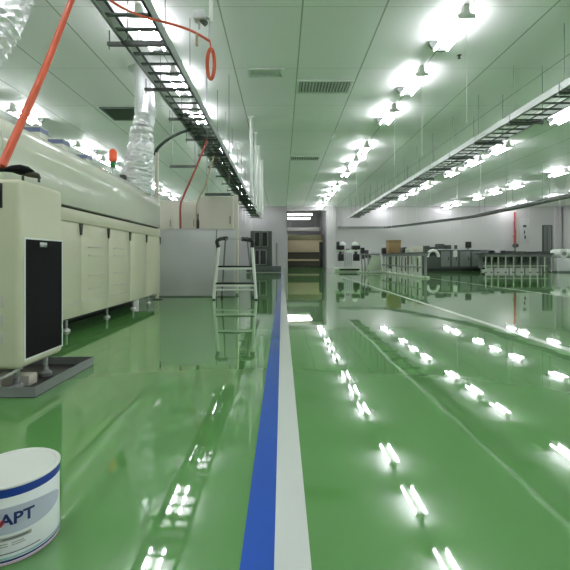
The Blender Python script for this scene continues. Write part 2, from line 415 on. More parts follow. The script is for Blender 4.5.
for i, (Y0, Y1, x0, x1, zt) in enumerate(((5.75, 5.95, -3.76, -3.48, 3.0), (6.1, 6.3, -3.75, -3.35, 2.93), (7.0, 7.2, -3.75, -3.42, 2.93))):
    b = MB().box(x0, x1, Y0, Y1, 2.66, zt).build('vent_box', 'hood', oven, bevel=.01)
    MB().box(x0-.004, x1+.004, Y0-.004, Y1+.004, zt-.085, zt-.02).build('colour_band', 'bluegrey', b)
    b['label'] = 'pale box with a blue grey band on top of the hood'
# stack light on the hood
sx, sy = PX(113, 8.5), 8.5
sl = MB().tube([(sx, sy, 2.86), (sx, sy, 3.02)], .02, 8).build('signal_light', 'steel', oven)
MB().lathe((sx, sy, 3.02), [(.055, 0), (.06, .01), (.06, .11), (.055, .12)], 14).build('green_lens', 'beacon_green', sl)
MB().lathe((sx, sy, 3.15), [(.065, 0), (.08, .02), (.08, .20), (.055, .25), (.02, .27)], 14).build('red_lens', 'beacon_red', sl)
# small valve block on the hood
vx, vy = PX(115, 8.6)+.05, 8.75
MB().box(vx-.02, vx+.10, vy, vy+.15, 2.72, 2.93).build('valve_block', 'darkgrey', oven, bevel=.015)

# foil ducts
def rib(pts, r0s, n_per=6):
    return pts, [r*(1 + (.02 if i % 2 else -.02) + random.uniform(-.05, .05)) for i, r in enumerate(r0s)]
dd = 9.2
t = thing('foil_duct', (-3.27, dd, 2.72), 'crinkled silver foil duct rising from the oven hood to the ceiling', 'duct')
p0 = bez([(-3.40, dd, 2.62), (-3.33, dd, 3.0), (-3.26, dd, 3.5), (-3.22, dd, 4.04)], 12)
rs = [.40 - .16*(i/(len(p0)-1)) for i in range(len(p0))]
p0, rs = rib(p0, rs)
MB().tube(p0, rs, 30, jit=.075).build('foil_sleeve', 'foil', t, smooth=False)
p1 = bez([(-3.22, dd, 4.0), (-3.25, 9.5, 4.5), (-3.72, 10.8, 5.6), (-4.25, 12.2, ZC-.02)], 22)
p1, r1 = rib(p1, [.215 + .05*(i/(len(p1)-1)) for i in range(len(p1))])
MB().tube(p1, r1, 20, jit=.012).build('upper_pipe', 'foil', t)
MB().tube([(-3.22, dd, 3.98), (-3.22, dd, 4.06)], .26, 20).build('clamp_ring', 'steel', t)
MB().lathe((-4.25, 12.2, ZC-.05), [(.42, 0), (.42, .05)], 24).build('ceiling_flange', 'ventwhite', t)
t = thing('foil_duct', (-4.45, 5.2, 2.94), 'crinkled silver foil duct in the top left corner above the cabinet', 'duct')
p0 = bez([(-4.45, 5.2, 2.9), (-4.42, 5.2, 3.2), (-4.15, 5.25, 3.62), (-3.90, 5.35, 4.05), (-3.80, 5.5, 4.5), (-3.78, 5.7, 5.2), (-3.78, 5.8, ZC-.02)], 9)
p0, rs = rib(p0, [.25]*len(p0))
MB().tube(p0, rs, 24, jit=.085).build('foil_sleeve', 'foil', t, smooth=False)
MB().lathe((-3.78, 5.8, ZC-.05), [(.36, 0), (.36, .05)], 24).build('ceiling_flange', 'ventwhite', t)

# ------------------------------------------------------------------ cabinet in front of the oven
CX1, CY0, CY1 = -2.10, 3.2, 3.84
CX0 = -3.1
cab = thing('equipment_cabinet', ((CX0+CX1)/2, (CY0+CY1)/2, 0), 'cream equipment cabinet with a tall black side panel at the left edge', 'cabinet')
MB().box(CX0, CX1, CY0, CY1, .2, 1.74).build('body', 'cream', cab, bevel=.045, seg=4)
fr = MB().box(CX1-.01, CX1+.008, CY0+.05, CY0+.065, .26, 1.27).box(CX1-.01, CX1+.008, CY1-.035, CY1-.02, .26, 1.27).box(CX1-.01, CX1+.008, CY0+.065, CY1-.035, 1.255, 1.27).box(CX1-.01, CX1+.008, CY0+.065, CY1-.035, .26, .275).build('panel_frame', 'white', cab)
fl = MB().box(CX1-.012, CX1+.005, CY0+.065, CY1-.035, .275, 1.255)
fl = fl.build('filter_panel', 'filter', cab)
fl['label'] = 'tall black filter panel'
MB().box(CX1+.003, CX1+.010, CY0+.26, CY0+.36, 1.195, 1.235).build('badge', 'steel', fl, bevel=.002)
MB().box(PX(-30, CY0), PX(2.5, CY0), CY0-.006, CY0+.01, PZ(208, CY0), PZ(183, CY0)).build('display', 'black', cab, bevel=.003)
for k in range(3):
    zz = PZ(345, CY0) + k*.15
    MB().box(PX(-30, CY0), PX(4.5, CY0), CY0-.004, CY0+.01, zz, zz+.10).build('front_louvre', 'beige', cab, bevel=.004)
for X in (-2.96, -2.2):
    for Y in (3.32, 3.72):
        w = MB().tube([(X, Y, .10), (X, Y, .21)], .022, 10).build('leg', 'steel', cab)
        MB().lathe((X, Y, .008), [(.055, 0), (.055, .03), (.03, .05), (.022, .10)], 14).build('foot', 'midgrey', w)
tp = thing('drip_tray', (-2.55, 3.62, 0), 'shallow grey metal tray on the floor under the cream cabinet', 'tray')
TX0, TX1, TY0, TY1 = -3.2, -1.94, 3.14, 4.12
MB().box(TX0, TX1, TY0, TY1, 0, .008).build('tray_base', 'black', tp)
MB().box(TX0, TX1, TY0, TY0+.012, .008, .085).box(TX0, TX1, TY1-.012, TY1, .008, .085).box(TX0, TX0+.012, TY0+.012, TY1-.012, .008, .085).box(TX1-.012, TX1, TY0+.012, TY1-.012, .008, .085).build('tray_wall', 'midgrey', tp)
t = MB().box(-2.45, -2.15, 3.40, 3.52, .008, .1).build('metal_block', 'beige', bevel=.01)
tag(t, 'small pale block lying in the tray beneath the cabinet', 'block')
t = MB().tube(bez([(-2.33, 3.30, .02), (-2.30, 3.26, .10), (-2.22, 3.24, .15), (-2.14, 3.3, .20)], 6), .012, 8).build('drain_hose', 'white')
tag(t, 'short white hose curling under the cabinet into the tray', 'hose')

# connector on top of the cabinet and the orange hose
t = thing('cable_connector', (-2.3, 3.36, 1.74), 'black tapered connector on tiny feet lying on top of the cabinet', 'connector')
MB().tube([P(-4, 170.5, 3.38), P(4, 170, 3.38), P(12, 169, 3.38), P(20, 169.8, 3.38), P(27, 170.8, 3.38), P(33, 172.5, 3.38)], [.012, .016, .03, .045, .04, .02], 10).build('shell', 'filter', t)
MB().tube([P(22, 173, 3.38), P(30, 174, 3.38), P(38, 176, 3.38), P(40, 178.5, 3.38)], [.02, .028, .022, .01], 8).build('plug', 'darkolive', t)
for xx in (23, 39):
    MB().tube([P(xx, 176, 3.38), (PX(xx, 3.38), 3.38, 1.74)], .010, 8).build('foot', 'darkgrey', t)
a, b = P(1.5, 167, 3.38), P(72.5, -2, 5.0)
mid = a.lerp(b, .5) + Vector((.012, 0, -.02))
e = a + (b-a)*((ZC-a.z)/(b.z-a.z))
o = MB().tube(bez([a, mid, b, e], 10), .034, 12).build('orange_hose', 'orange')
tag(o, 'thick orange hose slanting from the cabinet top up to the ceiling', 'hose')
# swagged orange hose, drop pipe, valve, coil
dh = 6.1
o = MB().tube(bez([P(86, -18, dh), P(112, 1.5, dh), P(128, 10.5, dh), P(146, 17.5, dh), P(162, 21.5, dh), P(180, 26.5, dh), P(196, 33, dh), P(210, 41.5, dh)], 6), .019, 10).build('orange_hose', 'orange')
tag(o, 'thin orange air hose sagging across the left cable tray near the ceiling', 'hose')
MB().tube([P(197, 33, dh), P(197, 46, dh)], .022, 8).build('hose_coupling', 'tan', o)
t = thing('drop_pipe', (PX(211, dh), dh, ZC), 'white drop pipe from the ceiling with a grey valve, above the orange coil', 'pipe')
MB().tube([(PX(211, dh), dh, ZC), P(211, 22, dh)], .028, 12).build('pipe', 'white', t)
v = MB().box(PX(194, dh), PX(206, dh), dh-.08, dh+.08, PZ(21, dh), PZ(12, dh)).build('valve_body', 'grey', t, bevel=.02)
MB().tube([P(197, 15, dh), P(206, 24, dh)], .045, 10).build('valve_knob', 'darkgrey', v)
MB().tube([P(205, 17, dh), P(211, 20, dh)], .022, 8).build('connector_tube', 'steel', t)
MB().tube([P(199, 21, dh), P(199, 29, dh)], .018, 8).build('outlet', 'steel', t)
MB().tube([P(209.5, 22, dh), P(209, 36, dh), P(210, 41.5, dh)], .012, 8).build('lower_rod', 'grey', t)
ell = [P(210.8 + 3.6*math.cos(q), 64 - 15*math.sin(q), dh + .05*math.sin(2*q)) for q in [math.pi*2*k/28 for k in range(29)]]
o = MB().tube(ell, .028, 10, cap=False).tube([P(210, 41.5, dh), P(211, 49.5, dh)], .012, 8).build('hose_coil', 'orange')
tag(o, 'orange hose coil dangling as an oval loop beneath the white drop pipe', 'hose')

# post and dark green cable
pxp = PX(157, 10.6)
t = thing('support_post', (pxp, 10.6, 0), 'beige upright post behind the oven end holding the dark green cable', 'post')
MB().tube([(pxp, 10.6, 0), (pxp, 10.6, PZ(153, 10.6))], .05, 12).build('shaft', 'beige', t)
MB().lathe((pxp, 10.6, 0), [(.14, 0), (.14, .015), (.06, .03)], 16).build('base_plate', 'darkgrey', t)
o = MB().tube(bez([P(155, 154, 10.6), P(158.5, 147.5, 10.9), P(168, 139.5, 11.5), P(180, 133, 12.2), P(189, 130.2, 12.75)], 8), .042, 10).build('dark_green_cable', 'greencable')
tag(o, 'thick dark green cable arching from the post up to the left cable tray', 'cable')

# ------------------------------------------------------------------ partition, beige machines, red hoses
t = thing('partition_screen', (-2.4, 11.35, 0), 'grey partition screen standing behind the white step ladder', 'screen')
MB().box(PX(160, 11.3)-.6, PX(235, 11.3), 11.3, 11.36, .03, 1.9).build('panel', 'grey', t, bevel=.006)
MB().box(PX(160, 11.3)-.6, PX(235, 11.3), 11.31, 11.35, 0, .03).build('skirting', 'midgrey', t)
MB().box(PX(160, 11.3)-.6, PX(235, 11.3), 11.29, 11.37, 1.9, 1.93).build('top_rail', 'grey', t)
MB().box(PX(216, 11.3), PX(217, 11.3), 11.295, 11.3, .03, 1.9).build('joint', 'midgrey', t)
t = thing('column', (PX(236, 11.8), 11.8, 0), 'slender pale column rising beside the grey partition', 'column')
MB().box(PX(234, 11.8), PX(238, 11.8), 11.75, 11.87, 0, PZ(195, 11.8)).build('shaft', 'beige', t, bevel=.008)
MB().box(PX(233, 11.8), PX(239, 11.8), 11.72, 11.9, 0, .06).build('foot', 'midgrey', t)
def cabinet(x0, x1, dd, yt, dep, label, seams):
    X0, X1, zt = PX(x0, dd), PX(x1, dd), PZ(yt, dd)
    t = thing('process_cabinet', ((X0+X1)/2, dd+dep/2, 0), label, 'machine')
    MB().box(X0, X1, dd, dd+dep, .08, zt).build('body', 'beige', t, bevel=.02)
    MB().box(X0+.03, X1-.03, dd+.03, dd+dep-.03, 0, .08).build('plinth', 'darkgrey', t)
    for s in range(seams):
        a = X0 + (X1-X0)*s/seams; b = X0 + (X1-X0)*(s+1)/seams
        p = MB().box(a+.03, b-.03, dd-.015, dd, .15, zt-.08).build('door', 'beige', t, bevel=.006)
        MB().box(b-.12, b-.09, dd-.045, dd-.015, 2.2, 2.45).build('handle', 'midgrey', p, bevel=.006)
    return t
cabinet(150, 197, 14.0, 201, 1.4, 'beige machine cabinet behind the partition, the left one with the red hose', 2)
cabinet(199, 233.5, 12.9, 197, 1.6, 'beige machine cabinet behind the partition, right one beside the pale column', 1)
o = MB().tube(bez([(-3.14, 12.3, 0), (-3.14, 12.3, 1.2), P(180.5, 226, 12.3), P(180.5, 206, 12.3), P(184, 195, 12.3), P(192, 177, 12.3), P(200, 158, 12.3), P(207, 140, 12.3)], 6), .032, 10).build('red_hose', 'red')
tag(o, 'dull red hose rising behind the partition and slanting to the cable tray', 'hose')
o = MB().tube(bez([P(196.5, 206, 12.4), P(200, 196, 12.4), P(205, 187, 12.4), P(209, 172, 12.4), P(214, 156, 12.4)], 6), .028, 10).tube([P(196.5, 206, 12.4), (PX(196.5, 12.4), 12.4, 0)], .028, 10).build('brown_hose', 'tan')
tag(o, 'thin brown hose climbing to the right of the red hose', 'hose')
t = thing('bottle', (PX(198, 11.33), 11.33, 1.93), 'small black bottle standing on the grey partition top rail', 'bottle')
MB().lathe((PX(198, 11.33), 11.33, 1.93), [(.035, 0), (.04, .02), (.04, .20), (.02, .28), (.018, .34)], 14).build('body', 'black', t)
MB().lathe((PX(198, 11.33), 11.33, 2.27), [(.022, 0), (.022, .07), (.016, .08)], 12).build('cap', 'darkgrey', t)
for i, (x0, x1, y, dd) in enumerate(((170, 197, 166.5, 14.3), (205, 231, 194.5, 12.6))):
    t = thing('support_bracket', (PX((x0+x1)/2, dd), dd, PZ(y, dd)), ['dark horizontal support bracket hung left of the slanting red hose', 'dark horizontal support bracket hung just above the right beige machine'][i], 'bracket')
    MB().box(PX(x0, dd), PX(x1, dd), dd-.04, dd+.04, PZ(y, dd)-.04, PZ(y, dd)+.04).build('bar', 'darkgrey', t)
    for q in (x0+2, x1-2): MB().tube([(PX(q, dd), dd, PZ(y, dd)), (PX(q, dd), dd, ZC)], .010, 6).build('hanger_rod', 'midgrey', t)

# ------------------------------------------------------------------ step ladder
dl = 10.5
st = thing('step_ladder', (PX(235, dl), dl+.3, 0), 'white step ladder with black treads and handrails before the grey partition', 'ladder')
xl0, xl1, xr0, xr1 = PX(213.8, dl), PX(218, dl), PX(256, dl), PX(252, dl)
zt = PZ(247, dl)
for a, b in ((xl0, xl1), (xr0, xr1)):
    l = MB().tube([(a, dl, .03), (b, dl+.1, zt)], .044, 10).build('front_leg', 'white', st)
    MB().tube([(a, dl, 0), (a, dl, .06)], .042, 10).build('rubber_foot', 'black', l)
for a, b in ((xl0+.12, xl1+.16), (xr0-.12, xr1-.16)):
    l = MB().tube([(a, dl+.6, .03), (b, dl+.32, PZ(236, dl+.3))], .022, 10).build('rear_leg', 'midgrey', st)
    MB().tube([(a, dl+.6, 0), (a, dl+.6, .06)], .03, 10).build('rubber_foot', 'black', l)
for zz, yo in ((PZ(267.5, dl), .06), (PZ(284.5, dl), .0)):
    k = (zz-.03)/(zt-.03); A = xl0+(xl1-xl0)*k; B = xr0+(xr1-xr0)*k
    MB().box(A+.02, B-.02, dl+yo-.02, dl+yo+.32, zz+.0, zz+.045).build('tread', 'black', st, bevel=.008)
    MB().box(A+.02, B-.02, dl+yo-.03, dl+yo-.005, zz-.055, zz+.0).build('tread_edge', 'white', st, bevel=.005)
zz = PZ(290, dl); k = zz/zt
MB().tube([(xl0+(xl1-xl0)*k, dl+.01, zz), (xr0+(xr1-xr0)*k, dl+.01, zz)], .026, 10).build('cross_bar', 'white', st)
MB().tube(bez([(xl1, dl+.1, zt-.01), P(217, 242, dl+.1), P(219, 239.5, dl+.12), P(223, 238.5, dl+.25), P(227.5, 238.5, dl+.32)], 6), .05, 10).build('hand_grip', 'black', st)
MB().tube(bez([(xr1, dl+.1, zt-.01), P(252.5, 242, dl+.1), P(250, 240, dl+.12), P(246, 239.5, dl+.25), P(242, 239.0, dl+.32)], 6), .058, 10).build('hand_grip', 'black', st)
MB().tube([P(223, 239, dl+.25), P(247, 239, dl+.25)], .012, 8).build('guard_rail', 'steel', st)

# ------------------------------------------------------------------ window rack in the distance, left
dr = 30.0
X0, X1 = PX(250.5, dr), PX(272, dr)
rk = thing('control_rack', ((X0+X1)/2, dr+.4, 0), 'grey rack with four black windows in the distance behind the ladder', 'cabinet')
MB().box(X0, X1, dr, dr+.9, .5, PZ(231, dr)).build('body', 'darkgrey', rk, bevel=.03)
MB().box(X0-.3, X1+.7, dr-.1, dr+.9, .05, .5).build('base', 'darkgrey', rk, bevel=.03)
for (a, b, y0, y1) in ((255, 259.5, 232.5, 246), (262.5, 267.3, 232.5, 246), (255.5, 259, 250.5, 264), (260.5, 265.8, 250.5, 264)):
    w = MB().box(PX(a, dr)-.06, PX(b, dr)+.06, dr-.06, dr, PZ(y1, dr)-.06, PZ(y0, dr)+.06).build('window_frame', 'midgrey', rk, bevel=.02)
    MB().box(PX(a, dr), PX(b, dr), dr-.09, dr-.06, PZ(y1, dr), PZ(y0, dr)).build('pane', 'black', w, bevel=.015)
MB().tube([(X1+.35, dr+.1, .5), (X1+.35, dr+.1, PZ(243, dr))], .07, 10).build('side_post', 'midgrey', rk)

# ------------------------------------------------------------------ tan rack in the far recess
dq = 46.6
q0, q1 = OX0+.04, OX1-.12
mr = thing('storage_rack', ((q0+q1)/2, dq+.5, 0), 'tan and olive storage rack filling the far recess', 'rack')
MB().box(q0, q0+.06, dq, dq+1.2, 0, PZ(235, dq)).build('upright', 'grey', mr)
MB().box(q1-.1, q1, dq, dq+1.2, 0, PZ(235, dq)).build('upright', 'midgrey', mr)
for y0, y1, m, nm, off in ((235, 240.2, 'olive', 'top_roll', .0), (240.2, 250.3, 'tan', 'curtain', .05), (252.2, 259.2, 'darkolive', 'shelf_bay', .15), (261, 268, 'darkolive', 'shelf_bay', .15)):
    MB().box(q0+.06, q1-.2, dq+off, dq+1.1, max(.02, PZ(y1, dq)), PZ(y0, dq)).build(nm, m, mr, bevel=.03)
for y in (251.2, 260.1):
    MB().box(q0+.06, q1-.15, dq-.05, dq+1.1, PZ(y, dq)-.1, PZ(y, dq)+.1).build('shelf_beam', 'tan', mr)
MB().box(q1-.55, q1-.15, dq-.1, dq+.9, PZ(267, dq), PZ(242, dq)).build('drive_unit', 'black', mr, bevel=.03)
o = MB().box(OX0+.05, OX1-.4, 49.5, 49.9, PZ(231, 49.7), PZ(227.5, 49.7)).tube([(OX0+.5, 49.7, PZ(230, 49.7)), (OX0+.5, 49.7, ZC)], .02, 6).tube([(OX1-.9, 49.7, PZ(230, 49.7)), (OX1-.9, 49.7, ZC)], .02, 6).build('air_duct', 'white')
tag(o, 'pale horizontal air duct hung above the tan rack in the far recess', 'duct')

# ------------------------------------------------------------------ far right machines
dm = 31.5
mx0, mx1 = PX(338, dm), PX(361, dm)
t = thing('press_machine', ((mx0+mx1)/2, dm+.5, 0), 'grey press machine with two white topped black columns near the far doorway', 'machine')
MB().box(mx0-.15, mx1, dm-.1, dm+1.0, 0, .32).build('base', 'palegreen', t, bevel=.03)
MB().box(mx0+.1, mx1-.15, dm-.13, dm-.1, .12, .26).build('base_slot', 'black', t)
MB().box(PX(344, dm), PX(353, dm), dm, dm+.9, .32, PZ(251, dm)).build('body', 'grey', t, bevel=.04)
for k in range(4):
    xx = PX(345 + 2*k, dm); MB().box(xx, xx+.03, dm-.02, dm, .5, PZ(253, dm)).build('body_rib', 'midgrey', t)
MB().box(mx0-.15, mx1-.2, dm+.1, dm+.8, PZ(251.5, dm), PZ(250, dm)).build('table', 'palegreen', t, bevel=.02)
for a, b, c0, c1 in ((337.3, 344.5, 341, 346), (353, 360.5, 352.5, 359)):
    p = MB().box(PX(a+1.5, dm), PX(b-.8, dm), dm-.05, dm+.7, PZ(261, dm), PZ(254, dm)).box(PX(a, dm), PX(b, dm), dm+.05, dm+.75, PZ(249.5, dm), PZ(245.5, dm)).box(PX((a+b)/2-1, dm), PX((a+b)/2+1.2, dm), dm+.2, dm+.7, PZ(261, dm), PZ(247, dm)).build('column', 'black', t, bevel=.03)
    MB().lathe((PX((c0+c1)/2, dm), dm+.35, PZ(245.5, dm)), [(.22, 0), (.25, .06), (.21, .2), (.12, .29), (.03, .32)], 16).build('dome_cap', 'white', p)
MB().box(PX(337.3, dm), PX(339.5, dm), dm+.05, dm+.6, PZ(249, dm), PZ(241.5, dm)).build('tower_head', 'black', t, bevel=.03)
ch = MB().box(PX(346.5, dm), PX(350.5, dm), dm+.2, dm+.6, PZ(251, dm), PZ(248.5, dm)).build('crosshead', 'midgrey', t, bevel=.03)

dc = 29.0
t = thing('conveyor_unit', (PX(370, dc), dc+.4, 0), 'pale conveyor stand with dark clutter between press machine and workbench', 'machine')
MB().prism([(PX(366, dc), .18), (PX(382, dc), .18), (PX(379.5, dc), PZ(255, dc)), (PX(372, dc), PZ(256, dc))], dc, dc+.9).build('body', 'palegreen', t, bevel=.03)
MB().box(PX(360, dc), PX(383, dc), dc-.1, dc+1.0, 0, .12).build('base', 'palegreen', t, bevel=.02)
MB().box(PX(361, dc), PX(380, dc), dc-.05, dc+.8, PZ(255, dc), PZ(253.6, dc)).build('deck', 'midgrey', t, bevel=.02)
for a, b, y0, y1, m in ((361.5, 365, 247.5, 253.6, 'black'), (365.5, 369, 250, 253.6, 'darkgrey'), (373.5, 380, 250.8, 253.6, 'grey'), (362, 365.5, 255, 259, 'black'), (366, 371, 255, 258, 'darkgrey')):
    MB().box(PX(a, dc), PX(b, dc), dc+.1, dc+.6, PZ(y1, dc), PZ(y0, dc)).build('module', m, t, bevel=.03)
for xx in (362.5, 365.5, 369):
    MB().tube([(PX(xx, dc), dc+.1, .12), (PX(xx-.8, dc), dc+.1, PZ(255, dc))], .05, 8).build('leg', 'midgrey', t)

# workbench with carton: runs away from the viewer along the aisle
WX0, WX1, WY0, WY1, zt = 7.56, 7.98, 21.8, 30.2, 1.42
def wy(x): return 7.7*F/(x-HX)                         # distance at which the aisle edge shows at this column
wb = thing('workbench', ((WX0+WX1)/2, (WY0+WY1)/2, 0), 'long assembly workbench with pale legs and dark equipment, carrying the brown carton', 'workbench')
MB().box(WX0-.05, WX1+.05, WY0, WY1, zt-.07, zt).build('worktop', 'darkgrey', wb, bevel=.01)
MB().box(WX0, WX1, WY0+.05, WY1-.05, zt-.2, zt-.07).build('apron', 'midgrey', wb, bevel=.01)
for xx in (384.5, 389, 394, 399.5, 405, 411.5, 417, 421.6):
    y = wy(xx)
    MB().box(WX0, WX0+.12, y-.06, y+.06, .1, zt-.2).build('leg', 'palegreen', wb)
    MB().box(WX1-.12, WX1, y-.06, y+.06, .1, zt-.2).build('leg', 'midgrey', wb)
MB().box(WX0-.12, WX0+.16, WY0-.1, WY1+.1, 0, .1).build('foot_rail', 'palegreen', wb, bevel=.02)
MB().box(WX1-.14, WX1+.03, WY0-.1, WY1+.1, 0, .1).build('foot_rail', 'palegreen', wb, bevel=.02)
MB().box(WX0-.05, WX0+.05, WY0+.1, WY1-.1, .55, .63).build('side_rail', 'midgrey', wb)
for x0_, x1_, z0_, z1_, m in ((386, 392, .35, 1.2, 'darkgrey'), (395, 398, .5, 1.2, 'black'), (401, 404, .25, 1.15, 'darkgrey'), (407, 410, .7, 1.2, 'black'), (413.5, 416, .3, 1.1, 'darkgrey')):
    MB().box(WX0+.13, WX1-.13, wy(x1_), wy(x0_), z0_, z1_).build('drive_box', m, wb, bevel=.03)
CB0 = 27.2
t = thing('carton', (7.75, CB0+.3, zt), 'brown cardboard carton on top of the workbench', 'box')
MB().box(PX(388.5, CB0), PX(401, CB0), CB0, CB0+.6, zt, PZ(240, CB0)).build('body', 'carton', t, bevel=.012)
MB().box(PX(388.3, CB0), PX(401.2, CB0), CB0-.02, CB0+.62, PZ(240, CB0)-.16, PZ(240, CB0)+.006).build('lid', 'carton', t, bevel=.008)
benchbits = [(383, 387.5, 248.0, 29.2, 'black', 'black motor housing at the far end of the workbench left of the carton'),
             (402.5, 407, 247.2, 25.4, 'black', 'black device on the workbench right of the brown carton'),
             (407.8, 413.5, 248.4, 24.4, 'palegreen', 'pale green case on the workbench two places right of the carton'),
             (414.5, 423, 246.2, 23.0, 'beige', 'beige control case at the near end of the workbench')]
for a, b, y, dz, m, lab in benchbits:
    o = MB().box(PX(a, dz), PX(b, dz), dz, dz+.5, zt, PZ(y, dz)).box(PX(a, dz)+.04, PX(b, dz)-.04, dz-.02, dz, zt+.04, PZ(y, dz)-.04).build('device_case', m, bevel=.012)
    tag(o, lab, 'device', 'devices on the workbench')
o = MB().lathe((PX(385, 29.2), 29.4, PZ(248, 29.2)), [(.09, 0), (.12, .07), (.09, .16), (.02, .2)], 14).build('lamp_dome', 'white')
tag(o, 'small white dome on the black motor housing of the workbench', 'dome')

# low grey line with monitor
dg = 33.5
gx0, gx1 = PX(425, dg), PX(485, dg)
zt = PZ(249, dg)
t = thing('assembly_line', ((gx0+gx1)/2, dg+.6, 0), 'long low grey assembly line beyond the workbench, along the far wall', 'machine')
MB().box(PX(440, dg), gx1, dg, dg+1.4, .25, zt-.08).build('body', 'darkgrey', t, bevel=.03)
MB().box(PX(440, dg)-.1, gx1+.1, dg-.1, dg+1.5, zt-.08, zt).build('deck', 'grey', t, bevel=.02)
MB().box(PX(426, dg), gx1-.2, dg+.1, dg+1.3, 0, .25).build('plinth', 'black', t, bevel=.02)
MB().box(gx0, PX(440, dg), dg+.05, dg+1.2, .25, PZ(256, dg)).build('drive_section', 'darkgrey', t, bevel=.03)
arc = [P(433 + 5.5*math.cos(q), 257 - 6.5*math.sin(q), dg-.02) for q in [math.pi*k/14 for k in range(15)]]
MB().tube(arc, .13, 8).build('arch_guard', 'white', t)
for a, b, y0 in ((426, 431, 245.5), (432.5, 437, 246.8), (439, 446, 243.6), (447, 453, 244.8)):
    MB().box(PX(a, dg), PX(b, dg), dg+.3, dg+.9, zt, PZ(y0, dg)).build('module', 'darkgrey', t, bevel=.03)
    MB().box(PX(a, dg), PX(b, dg), dg+.3, dg+.9, PZ(256, dg), zt).build('module', 'darkgrey', t, bevel=.03)
for a, b in ((441, 450), (452, 458), (460, 470), (472, 483)):
    p = MB().box(PX(a, dg), PX(b, dg), dg-.03, dg, .4, zt-.2).build('access_door', 'midgrey', t, bevel=.01)
    MB().box(PX(b, dg)-.18, PX(b, dg)-.1, dg-.07, dg-.03, .9, 1.2).build('handle', 'darkgrey', p)
MB().box(PX(453, dg), PX(457, dg), dg-.06, dg-.03, PZ(257, dg), PZ(250.5, dg)).build('gauge_panel', 'white', t, bevel=.01)
MB().box(PX(480, dg), PX(484.5, dg), dg-.15, dg, .15, PZ(261, dg)).build('switch_box', 'black', t, bevel=.02)
def monitor(x, y0, y1, w, dd, zb, label, m='black'):
    t = thing('monitor', (PX(x, dd), dd+.4, zb), label, 'monitor')
    MB().box(PX(x, dd)-w/2, PX(x, dd)+w/2, dd+.35, dd+.43, PZ(y1, dd), PZ(y0, dd)).build('screen', m, t, bevel=.015)
    MB().box(PX(x, dd)-.05, PX(x, dd)+.05, dd+.43, dd+.49, zb, PZ(y0, dd)-.15).build('stand', m, t)
    MB().box(PX(x, dd)-.16, PX(x, dd)+.16, dd+.36, dd+.58, zb, zb+.025).build('foot', m, t)
monitor(470.5, 241.5, 247.8, .5, dg, zt, 'large black monitor standing on the low grey assembly line')
monitor(457.8, 245, 248.6, .25, dg, zt, 'small dark monitor left of the large one on the assembly line', 'darkgrey')

# conveyor tables far right
dt = 31.0
tx0, tx1 = PX(484, dt), PX(553.3, dt)
zt = PZ(253, dt)
t = thing('conveyor_table', ((tx0+tx1)/2, dt+.6, 0), 'long dark topped conveyor table with many pale legs at far right', 'table')
MB().box(tx0, tx1, dt-.1, dt+1.4, zt-.12, zt).build('tabletop', 'darkgrey', t, bevel=.02)
MB().box(tx0+.2, tx1-.1, dt, dt+1.3, zt-.3, zt-.12).build('apron', 'midgrey', t, bevel=.02)
for xx in (486, 492, 498.5, 506, 514, 522, 530.5, 538, 545, 552):
    l = MB().tube([(PX(xx, dt), dt+.05, .03), (PX(xx, dt), dt+.05, zt-.3)], .05, 8).build('leg', 'palegreen', t)
    MB().lathe((PX(xx, dt), dt+.05, 0), [(.09, 0), (.09, .03)], 10).build('foot', 'black', l)
for xx in (489, 502, 518, 534, 550):
    l = MB().tube([(PX(xx, dt), dt+1.2, 0), (PX(xx, dt), dt+1.2, zt-.3)], .05, 8).build('leg', 'midgrey', t)
MB().box(tx0+.1, tx1-.2, dt+1.05, dt+1.1, .3, zt-.3).build('darkening_panel', 'midgrey', t)  # rear sheet added to darken the gaps between the table legs
MB().box(tx0, tx1-.4, dt+.02, dt+.08, .45, .52).build('brace', 'palegreen', t)
for a, b, y0, y1, m in ((489, 491.8, 257, 262, 'black'), (500, 504, 256.2, 262, 'darkgrey'), (509, 513, 256.4, 260, 'darkgrey'), (517, 520, 257, 263, 'darkgrey'), (525, 529, 256.4, 262.5, 'darkgrey'), (541, 544.5, 256.4, 261, 'midgrey')):
    MB().box(PX(a, dt), PX(b, dt), dt+.3, dt+.9, PZ(y1, dt), zt-.2).build('motor_box', m, t, bevel=.03)
tabs = [(486, 490, 249.6, 'midgrey'), (492, 495.5, 250.3, 'black'), (497, 502, 248.8, 'grey'), (504, 507, 250.5, 'black'), (510, 518, 250.8, 'darkgrey'), (521, 528, 251.3, 'darkgrey'), (531, 541, 251.6, 'black'), (543, 552, 251.2, 'darkgrey')]
for i, (a, b, y, m) in enumerate(tabs):
    o = MB().box(PX(a, dt), PX(b, dt), dt+.2, dt+.8, zt, PZ(y, dt)).box(PX(a, dt)+.05, PX(b, dt)-.05, dt+.17, dt+.2, zt+.02, PZ(y, dt)-.03).build('device_case', m, bevel=.015)
    tag(o, '%s device case from the left on the far right conveyor table' % ORD[i], 'device', 'devices on the conveyor table')
# pale round machine at the far right edge
de = 30.5
t = thing('roller_machine', (PX(566, de), de+.5, 0), 'pale machine with round rollers at the far right edge past the table', 'machine')
MB().box(PX(558.5, de), PX(580, de), de, de+1.2, .1, PZ(258, de)).build('body', 'grey', t, bevel=.04)
MB().box(PX(558.5, de)+.05, PX(580, de), de+.05, de+1.1, 0, .1).build('plinth', 'midgrey', t)
for xx, m in ((563.6, 'white'), (573, 'white'), (581, 'white')):
    r = MB().tube([(PX(xx, de), de-.05, PZ(253.5, de)), (PX(xx, de), de+1.1, PZ(253.5, de))], .34, 20).build('roller', m, t)
    MB().tube([(PX(xx, de), de-.09, PZ(253.5, de)), (PX(xx, de), de-.05, PZ(253.5, de))], .16, 14).build('hub', 'midgrey', r)

